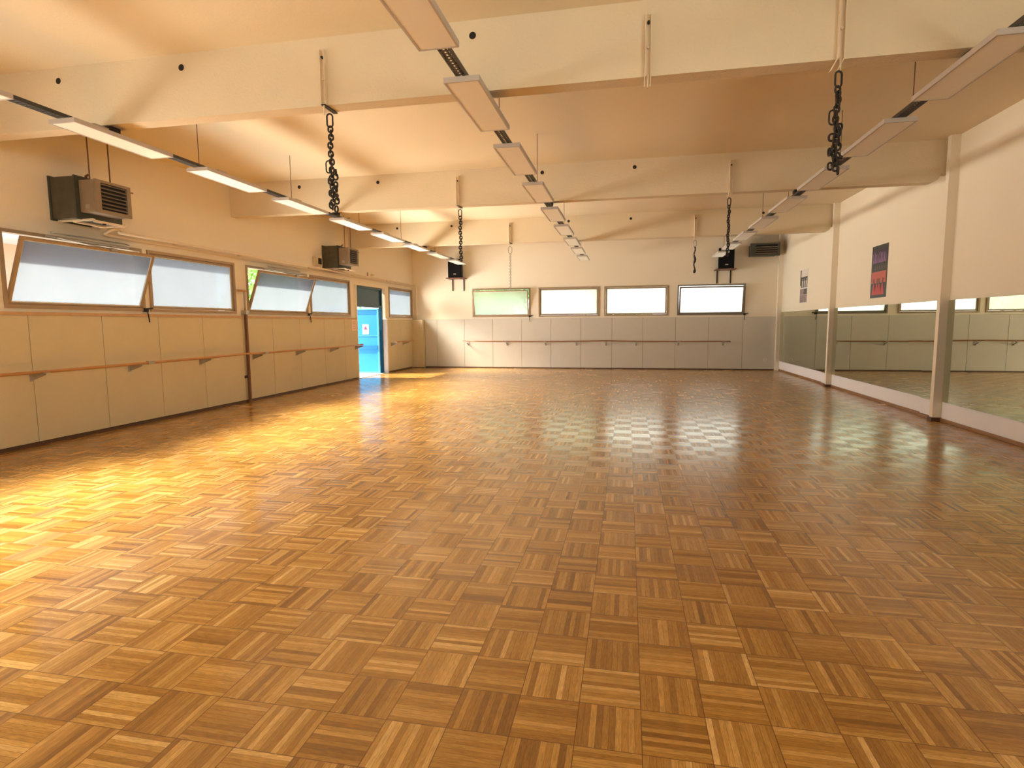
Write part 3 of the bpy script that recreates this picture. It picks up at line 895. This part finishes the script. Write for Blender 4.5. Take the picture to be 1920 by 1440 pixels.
# ------------------------------------------------------------------ fan heaters
def heater(y0, label):
    t = empty('fan_heater', (XW, y0, 2.9))
    tag(t, label, 'heater', 'fan heaters on the left wall')
    xa, xf = -6.97, -6.70
    d = MB().box(XW + 0.001, xa, y0, y0 + 0.66, 2.90, 3.43)
    duct = d.build('duct_box', 'duct', t, bevel=0.006)
    fl = MB()
    fl.box(XW + 0.001, XW + 0.03, y0 - 0.015, y0 + 0.675, 2.885, 3.445)
    fl.build('flange', 'heater_dk', duct)
    box(xa - 0.02, xa + 0.004, y0 - 0.01, y0 + 0.67, 2.89, 3.44).build('flange', 'heater_dk', duct)
    ya, yb_, za, zb_ = y0 + 0.045, y0 + 0.57, 2.975, 3.385
    hb = MB().box(xa + 0.005, xf - 0.03, ya, yb_, za, zb_)
    hb.build('heater_body', 'heater', t, bevel=0.008)
    fr = MB()
    b1 = 0.05
    fr.box(xf - 0.03, xf, ya - 0.004, yb_ + 0.004, za - 0.004, za + b1 - 0.01).box(xf - 0.03, xf, ya - 0.004, yb_ + 0.004, zb_ - b1 + 0.02, zb_ + 0.004)
    fr.box(xf - 0.03, xf, ya - 0.004, ya + b1 + 0.02, za + b1 - 0.01, zb_ - b1 + 0.02).box(xf - 0.03, xf, yb_ - b1 - 0.01, yb_ + 0.004, za + b1 - 0.01, zb_ - b1 + 0.02)
    g = fr.build('front_grille', 'heater', t)
    box(xf - 0.029, xf - 0.025, ya + b1, yb_ - b1, za + b1 - 0.01, zb_ - b1 + 0.02).build('dark_opening', 'black', g)
    lv = MB()
    n = 7
    for k in range(n):
        z = za + b1 + 0.01 + k * (zb_ - za - 2 * b1 + 0.0) / (n - 0.6)
        lv.hexa([(xf - 0.022, ya + b1 + 0.02, z + 0.018), (xf + 0.006, ya + b1 + 0.02, z), (xf + 0.006, yb_ - b1 - 0.01, z), (xf - 0.022, yb_ - b1 - 0.01, z + 0.018),
                 (xf - 0.022, ya + b1 + 0.02, z + 0.032), (xf + 0.006, ya + b1 + 0.02, z + 0.012), (xf + 0.006, yb_ - b1 - 0.01, z + 0.012), (xf - 0.022, yb_ - b1 - 0.01, z + 0.032)])
    lv.build('louvres', 'louver', g)
    # wall shelf of white angle iron
    sh = MB()
    for yy in (y0 + 0.06, y0 + 0.55):
        sh.box(XW + 0.001, -6.80, yy, yy + 0.035, 2.874, 2.897)
    sh.box(-6.84, -6.80, y0 + 0.095, y0 + 0.55, 2.86, 2.885).box(-7.15, -7.12, y0 + 0.095, y0 + 0.55, 2.864, 2.887)
    sh.build('shelf_bracket', 'cream_steel', t)
    MB().tube([(-6.83, y0 + 0.25, 2.84), (-6.83, y0 + 0.25, 2.87)], 0.022, 10).build('drain_valve', 'steel_dark', t)
    for yy in (y0 + 0.06, y0 + 0.36):
        MB().tube([(-6.80, yy, zb_ - 0.002), (-6.80, yy, ZC - 0.001)], 0.008, 8).build('hanger_rod', 'rod', t)
    vv = MB().tube([(-6.92, y0 + 0.12, zb_), (-6.92, y0 + 0.12, zb_ + 0.06), (-6.88, y0 + 0.12, zb_ + 0.075)], 0.016, 8)
    vv.build('valve', 'rod', t)
    mb = MB().tube([(xf - 0.01, yb_ + 0.0, zb_ - 0.06), (xf - 0.01, yb_ + 0.05, zb_ - 0.06)], 0.01, 6)
    mb.build('vane_lever', 'rod', t)
    disc_ = MB().box(xa + 0.09, xa + 0.16, ya - 0.003, ya - 0.0005, za + 0.045, za + 0.10)
    disc_.build('rating_plate', 'steel', t)
heater(6.31, 'grimy fan heater with duct box on the left wall, the nearer of two')
heater(13.11, 'grimy fan heater with duct box on the left wall, near the blue door')

t = empty('thermostat_box', (XW, 12.75, 2.93))
tag(t, 'small olive control box on the left wall beside the far heater', 'control box')
box(XW + 0.001, XW + 0.11, 12.66, 12.92, 2.93, 3.13).build('case', 'clad_left', t, bevel=0.006)
box(XW + 0.111, XW + 0.116, 12.72, 12.87, 2.96, 3.10).build('dial_window', 'steel_dark', t)
t = empty('junction_box', (XW, 15.85, 2.93))
tag(t, 'tiny cream junction box on the pipes above the blue door', 'junction box')
box(XW + 0.001, XW + 0.08, 15.80, 15.90, 2.915, 2.985).build('case', 'cream_steel', t)
MB().tube([(XW + 0.03, 15.55, 2.9), (XW + 0.03, 15.55, 3.0)], 0.012, 8).build('clip', 'rod', t)

# heater blowing from the back wall
t = empty('fan_heater', (4.0, YW, 3.5))
tag(t, 'dark louvred fan heater high on the back wall in the right corner', 'heater')
x0, x1, yf, z0, z1 = 3.60, 4.44, 18.66, 3.48, 3.86
box(x0 + 0.05, x1 - 0.05, yf + 0.06, YW - 0.001, z0 + 0.03, z1 - 0.03).build('heater_body', 'heater_dk', t)
fr = MB()
fr.box(x0, x1, yf, yf + 0.06, z0, z0 + 0.05).box(x0, x1, yf, yf + 0.06, z1 - 0.05, z1)
fr.box(x0, x0 + 0.16, yf, yf + 0.06, z0 + 0.05, z1 - 0.05).box(x1 - 0.07, x1, yf, yf + 0.06, z0 + 0.05, z1 - 0.05)
g = fr.build('front_grille', 'heater_dk', t, bevel=0.004)
box(x0 + 0.16, x1 - 0.07, yf + 0.05, yf + 0.055, z0 + 0.05, z1 - 0.05).build('dark_opening', 'black', g)
lv = MB()
for k in range(4):
    z = z0 + 0.065 + k * 0.062
    lv.hexa([(x0 + 0.16, yf - 0.005, z), (x1 - 0.07, yf - 0.005, z), (x1 - 0.07, yf + 0.04, z + 0.022), (x0 + 0.16, yf + 0.04, z + 0.022),
             (x0 + 0.16, yf - 0.005, z + 0.012), (x1 - 0.07, yf - 0.005, z + 0.012), (x1 - 0.07, yf + 0.04, z + 0.034), (x0 + 0.16, yf + 0.04, z + 0.034)])
lv.build('louvres', 'heater', g)

# ------------------------------------------------------------------ pipes along the left wall
def arc(c, r, a0, a1, ax, n=6):
    out = []
    for k in range(n + 1):
        a = a0 + (a1 - a0) * k / n
        out.append((c[0] + (r * cos(a) if ax == 'x' else 0), c[1] + (r * cos(a) if ax == 'y' else 0), c[2] + r * sin(a)))
    return out
def pipe(xp, zp, rr, y0, yend, label, loop):
    pts = []
    if loop: pts += [(xp + 0.1, y0 + 0.22, zp + 0.09), (xp + 0.1, y0 + 0.1, zp + 0.09), (xp + 0.09, y0 + 0.02, zp + 0.05), (xp + 0.04, y0, zp + 0.005), (xp, y0 + 0.1, zp)]
    else: pts += [(xp, y0, zp)]
    pts += [(xp, yend - 0.16, zp)] + arc((xp, yend - 0.16, zp - 0.16), 0.16, pi / 2, 0, 'y') + [(xp, yend, ZP - 0.05)]
    t = empty('heating_pipe', (xp, y0, zp))
    tag(t, label, 'pipe', 'heating pipes along the left wall')
    MB().tube(pts, rr, 12).build('pipe_run', 'pipe', t)
    for yy in (y0 + 1.2, 9.95, 12.45, 14.6, 16.9):
        MB().tube([(XW + 0.001, yy, zp), (xp, yy, zp)], 0.012, 6).build('pipe_clip', 'pipe', t)
    return t
pipe(XW + 0.045, 2.805, 0.022, 7.0, 19.04, 'lower cream heating pipe above the windows, bending down in the corner', True)
pipe(XW + 0.17, 2.848, 0.022, 7.15, 19.06, 'upper cream heating pipe above the windows, outer one of the corner bends', False)

# window opener post
t = empty('opener_post', (XL + 0.04, 10.0, 0))
tag(t, 'tall rusty window opener post with a crossbar standing against the left wall', 'post')
box(XL + 0.012, XL + 0.055, 9.975, 10.02, 0.0, 1.78).build('post', 'rod', t)
MB().tube([(XL + 0.03, 9.997, 1.78), (XL + 0.03, 9.997, 2.17)], 0.018, 10).build('rod', 'steel', t)
MB().tube([(XL + 0.03, 9.79, 2.175), (XL + 0.03, 10.03, 2.175)], 0.02, 10).build('crossbar', 'bar_y', t)
box(XL + 0.003, XL + 0.02, 9.90, 9.975, 0.48, 0.53).build('clamp', 'steel_dark', t)
box(XL - 0.038, XL + 0.065, 9.97, 10.06, 1.72, 1.80).build('collar', 'steel', t)

# ------------------------------------------------------------------ ballet barres
def bar_bracket_y(y, t, x=XL + 0.22, z=0.95):
    mb = MB()
    mb.box(XL + 0.0005, XL + 0.008, y - 0.02, y + 0.02, z - 0.13, z + 0.0)
    mb.prism([(XL + 0.008, y - 0.008, z - 0.12), (XL + 0.008, y - 0.008, z - 0.03), (x + 0.01, y - 0.008, z - 0.03), (x + 0.005, y - 0.008, z - 0.042)], (0, 0.016, 0))
    mb.box(XL + 0.008, x + 0.02, y - 0.012, y + 0.012, z - 0.03, z - 0.021)
    mb.box(x - 0.025, x + 0.025, y - 0.05, y + 0.05, z - 0.0215, z - 0.014)
    mb.build('bar_bracket', 'steel', t)
t = empty('ballet_barre', (XL, 8, 0.95))
tag(t, 'long wooden ballet barre on brackets along the left wall', 'ballet barre')
xb = XL + 0.22
pts = [(-4.4, .945), (0, .95), (4.3, .952), (5.83, .945), (7.28, .948), (8.74, .955), (9.67, .968), (10.19, .955), (11.73, .957), (13.27, .95), (14.62, .965)]
MB().tube([(xb, y, z + 0.004) for y, z in pts], 0.0195, 12).build('rail', 'bar_y', t)
for y in (-3.0, -1.5, 0.0, 1.5, 2.9, 4.38, 5.83, 7.28, 8.74, 10.19, 11.73, 13.27, 14.6): bar_bracket_y(y, t, xb, 0.953)
for y in (7.45, 10.3):
    box(xb - 0.024, xb + 0.024, y - 0.06, y + 0.06, 0.93, 0.978).build('joint_sleeve', 'steel', t)
t = empty('ballet_barre', (XL, 17.5, 0.95))
tag(t, 'short wooden ballet barre between the blue door and the corner casing', 'ballet barre')
MB().tube([(xb, 16.95, .96), (xb, 18.42, .958)], 0.0195, 12).build('rail', 'bar_y', t)
for y in (17.05, 18.0): bar_bracket_y(y, t, xb, 0.953)
t = empty('ballet_barre', (-1.2, YB, 0.9))
tag(t, 'long dark wooden ballet barre along the back wall', 'ballet barre')
yb_ = YB - 0.2
pts = [(-5.52, .935), (-4.83, .915), (-4.01, .912), (-2.69, .905), (-1.66, .918), (-0.69, .932), (0.28, .915), (1.6, .905), (2.96, .912), (3.16, .91)]
MB().tube([(x, yb_, z) for x, z in pts], 0.019, 12).build('rail', 'bar_x', t)
for x in (-5.39, -4.01, -2.69, -1.66, -0.69, 0.28, 1.6, 2.96):
    z = 0.905
    mb = MB()
    mb.box(x - 0.03, x + 0.03, YB - 0.008, YB - 0.0005, z - 0.14, z + 0.02)
    mb.hexa([(x - 0.012, YB - 0.008, z - 0.12), (x + 0.012, YB - 0.008, z - 0.12), (x + 0.012, yb_, z - 0.04), (x - 0.012, yb_, z - 0.04),
             (x - 0.012, YB - 0.008, z - 0.09), (x + 0.012, YB - 0.008, z - 0.09), (x + 0.012, yb_, z - 0.02), (x - 0.012, yb_, z - 0.02)])
    mb.box(x - 0.05, x + 0.05, yb_ - 0.026, yb_ + 0.026, z - 0.03, z - 0.0)
    mb.build('bar_bracket', 'steel', t)

# ------------------------------------------------------------------ loudspeakers on shelves
def speaker(xc, zb_, label, lab2):
    t = empty('loudspeaker', (xc, YW - 0.3, zb_))
    tag(t, label, 'loudspeaker', 'wall loudspeakers')
    w, h, y0 = 0.235, 0.62, YW - 0.44
    top, dn = 0.215, 0.235
    body = MB().hexa([(xc - w, y0, zb_), (xc + w, y0, zb_), (xc + w * .8, YW - 0.08, zb_), (xc - w * .8, YW - 0.08, zb_),
                      (xc - w, y0, zb_ + h), (xc + w, y0, zb_ + h), (xc + w * .8, YW - 0.08, zb_ + h), (xc - w * .8, YW - 0.08, zb_ + h)])
    body.build('cabinet', 'spk', t, bevel=0.02)
    g = box(xc - w + 0.02, xc + w - 0.02, y0 - 0.012, y0 - 0.001, zb_ + 0.03, zb_ + h - 0.03).build('grille', 'grille', t, bevel=0.008)
    box(xc - 0.035, xc + 0.055, y0 - 0.016, y0 - 0.0125, zb_ + 0.10, zb_ + 0.135).build('badge', 'steel', g)
    k = empty('speaker_shelf', (xc, YW, zb_))
    tag(k, lab2, 'shelf bracket', 'loudspeaker shelf brackets')
    box(xc - 0.30, xc + 0.30, y0 - 0.03, YW - 0.001, zb_ - 0.028, zb_ - 0.002).build('shelf_plate', 'rod', k)
    for s in (-1, 1):
        mb = MB().box(xc + s * 0.20 - 0.018, xc + s * 0.20 + 0.018, YW - 0.02, YW - 0.001, zb_ - 0.42, zb_ - 0.028)
        mb.box(xc + s * 0.20 - 0.018, xc + s * 0.20 + 0.018, YW - 0.4, YW - 0.02, zb_ - 0.04, zb_ - 0.029)
        mb.build('leg', 'steel_dark', k)
speaker(-5.72, 3.06, 'black loudspeaker mounted high on the back wall near the left corner', 'dark shelf bracket under the left loudspeaker')
speaker(2.93, 3.14, 'black loudspeaker mounted high on the back wall near the right heater', 'dark shelf bracket under the right loudspeaker')

# ------------------------------------------------------------------ posters (stand-ins painted with plain figures)
def pcol(name, c): MT[name] = plain(name, c, 0.5, var=0.08, scale=14)
pcol('print_black', (0.03, 0.028, 0.025)); pcol('print_purple', (0.035, 0.016, 0.045)); pcol('print_lilac', (0.30, 0.15, 0.34))
pcol('print_red', (0.45, 0.08, 0.06)); pcol('print_salmon', (0.50, 0.10, 0.075)); pcol('print_skirt', (0.50, 0.03, 0.04)); pcol('print_brown', (0.14, 0.08, 0.05))
pcol('print_grey', (0.20, 0.13, 0.13)); pcol('print_white', (0.74, 0.68, 0.64)); pcol('print_mauve', (0.26, 0.17, 0.18))
def ppoly(pts, x, mt, name, parent, th=0.0012):
    return MB().prism([(x, y, z) for y, z in pts], (-th, 0, 0)).build(name, mt, parent)
X0 = XR - 0.0005
t = empty('poster', (XR, 12.11, 1.94))
tag(t, 'tall poster with purple upper picture and dancers in red skirts below', 'poster')
box(XR - 0.004, X0, 11.76, 12.46, 1.945, 2.925).build('sheet', 'print_black', t)
rp_ = random.Random(3)
def R4(y0, y1, z0, z1): return [(y0, z0), (y1, z0), (y1, z1), (y0, z1)]
ppoly(R4(11.80, 12.43, 2.60, 2.85), XR - 0.0042, 'print_purple', 'purple_picture', t)
ppoly(R4(11.80, 12.43, 2.22, 2.435), XR - 0.0042, 'print_salmon', 'red_backdrop', t)
mb = MB()
for i in range(9):
    y = 11.84 + i * 0.066
    h = 0.10 + 0.05 * rp_.random()
    mb.prism([(XR - 0.0056, y - 0.02, 2.60), (XR - 0.0056, y + 0.025, 2.60), (XR - 0.0056, y + 0.012, 2.60 + h), (XR - 0.0056, y - 0.008, 2.60 + h)], (-0.001, 0, 0))
    mb.prism([(XR - 0.0056, y - 0.012, 2.60 + h), (XR - 0.0056, y + 0.012, 2.60 + h), (XR - 0.0056, y + 0.04, 2.66 + h), (XR - 0.0056, y + 0.03, 2.67 + h)], (-0.001, 0, 0))
mb.build('lilac_dancers', 'print_lilac', t)
mb = MB()
for i in range(7):
    y = 11.86 + i * 0.08
    mb.prism([(XR - 0.0056, y - 0.012, 2.47), (XR - 0.0056, y + 0.018, 2.47), (XR - 0.0056, y + 0.01, 2.55), (XR - 0.0056, y - 0.006, 2.56)], (-0.001, 0, 0))
mb.build('seated_figures', 'print_grey', t)
mb = MB()
for i, y in enumerate((11.93, 12.07, 12.17, 12.31)):
    mb.prism([(XR - 0.0056, y - 0.085, 2.0), (XR - 0.0056, y + 0.085, 2.0), (XR - 0.0056, y + 0.02, 2.22), (XR - 0.0056, y - 0.02, 2.22)], (-0.001 - i * 0.0003, 0, 0))
mb.build('red_skirts', 'print_skirt', t)
mb = MB()
for i, y in enumerate((11.93, 12.07, 12.17, 12.31)):
    xx = XR - 0.0072
    mb.prism([(xx, y - 0.022, 2.20), (xx, y + 0.022, 2.20), (xx, y + 0.03, 2.27), (xx, y - 0.03, 2.27)], (-0.001, 0, 0))
    mb.prism([(xx, y + 0.018 * cos(a * pi / 4), 2.295 + 0.018 * sin(a * pi / 4)) for a in range(8)], (-0.001, 0, 0))
    s = 1 if i % 2 else -1
    mb.prism([(xx, y, 2.25), (xx, y, 2.265), (xx, y + s * 0.08, 2.30), (xx, y + s * 0.08, 2.29)], (-0.001, 0, 0))
mb.build('dancer_torsos', 'print_brown', t)
t = empty('poster', (XR, 16.86, 2.0))
tag(t, 'small black and white poster of dancers on the far right wall', 'poster')
box(XR - 0.004, X0, 16.53, 17.19, 2.01, 2.90).build('sheet', 'print_white', t)
ppoly(R4(17.10, 17.185, 2.48, 2.895), XR - 0.0042, 'print_black', 'black_margin', t)
ppoly(R4(16.55, 17.10, 2.42, 2.70), XR - 0.0042, 'print_black', 'dark_picture', t)
ppoly(R4(16.55, 16.86, 2.235, 2.385), XR - 0.0042, 'print_black', 'dark_square', t)
ppoly(R4(16.88, 17.17, 2.235, 2.385), XR - 0.0042, 'print_mauve', 'mauve_square', t)
ppoly(R4(16.55, 17.17, 2.02, 2.23), XR - 0.0042, 'print_mauve', 'mauve_picture', t)
mb = MB(); mc = MB()
for y in (16.64, 16.80, 16.97):
    xx = XR - 0.0056
    mb.prism([(xx, y - 0.03, 2.43), (xx, y + 0.03, 2.43), (xx, y + 0.045, 2.60), (xx, y - 0.045, 2.60)], (-0.001, 0, 0))
    mb.prism([(xx, y + 0.022 * cos(a * pi / 4), 2.635 + 0.026 * sin(a * pi / 4)) for a in range(8)], (-0.001, 0, 0))
    mc.prism([(xx, y + 0.03, 2.03), (xx, y + 0.12, 2.03), (xx, y + 0.09, 2.16), (xx, y + 0.06, 2.16)], (-0.001, 0, 0))
mb.build('white_figures', 'print_white', t); mc.build('pale_figures', 'print_grey', t)

t = empty('wall_socket', (4.226, YB, 0.32))
tag(t, 'small white wall socket low on the right end of the back boarding', 'socket')
box(4.19, 4.27, YB - 0.012, YB - 0.0005, 0.285, 0.365).build('plate', 'socket', t, bevel=0.004)
MB().prism([(4.23 + 0.024 * cos(a * pi / 8), YB - 0.0125, 0.325 + 0.024 * sin(a * pi / 8)) for a in range(16)], (0, -0.002, 0)).build('outlet', 'grey_ink', t)

# ------------------------------------------------------------------ outside
S(box(-60, 60, -40, 70, -0.4, -0.125).build('ground', 'concrete'), 'pale paved yard outside')
b = empty('neighbour_house', (-22, 14, 0))
tag(b, 'salmon house with pale roof slab outside the nearest left window', 'house')
box(-30, -19, 9.5, 24, -0.12, 6.3).build('walls', 'facade', b)
box(-31, -18, 8.8, 25, 6.3, 6.6).build('roof', 'roof_white', b)
box(-19.0, -17.6, 9.5, 24, 4.1, 4.3).build('balcony', 'roof_white', b)
mb = MB()
for k in range(9): mb.box(-17.66, -17.60, 9.6 + k * 1.6, 9.66 + k * 1.6, 4.3, 5.2)
mb.box(-17.68, -17.6, 9.5, 24, 5.2, 5.27)
mb.build('railing', 'roof_white', b)
def foliage(c, r, n, size, seed, rz=1.0):
    rr = random.Random(seed)
    mb = MB()
    cl = [Vector((rr.gauss(0, .45), rr.gauss(0, .45), rr.gauss(0, .45))) for _ in range(14)]
    for i in range(n):
        q = rr.choice(cl)
        p = Vector((q.x + rr.gauss(0, .22), q.y + rr.gauss(0, .22), q.z + rr.gauss(0, .22)))
        p = Vector(c) + Vector((p.x * r, p.y * r, p.z * r * rz))
        if p.z < 0.1: p.z = 0.1 + rr.random()
        a = Vector((rr.gauss(0, 1), rr.gauss(0, 1), rr.gauss(0, 1))).normalized() * size
        b2 = a.orthogonal().normalized() * size * 0.5
        vs = [mb.bm.verts.new(p + v) for v in (-a, b2, a, -b2)]
        mb.bm.faces.new(vs)
    return mb
def tree(loc, h, r, n, size, seed, mt, label, group, rz=1.0):
    t = empty('tree', loc)
    tag(t, label, 'tree', group)
    x, y, z = loc
    MB().tube([(x, y, -0.12), (x + .1, y, h * .5), (x, y + .1, h * .8)], [0.16, 0.12, 0.05], 8).build('trunk', 'bark', t)
    foliage((x, y, h), r, n, size, seed, rz).build('crown', mt, t)
tree((-12.5, 21.5, 0), 3.2, 2.6, 4200, 0.10, 1, 'leaf', 'leafy tree outside the tilted window beyond the opener post', 'trees outside')
tree((-21.0, 31.5, 0), 3.6, 3.0, 2500, 0.14, 2, 'leaf', 'leafy tree farther out beyond the left windows', 'trees outside')
tree((-5.6, 24.6, 0), 3.1, 1.5, 5200, 0.10, 3, 'leaf2', 'green bush behind the tilted window at the left of the back wall', 'trees outside')
tree((-0.9, 27.0, 0), 2.9, 1.4, 3200, 0.11, 4, 'leaf2', 'green bush behind the second back window', 'trees outside')
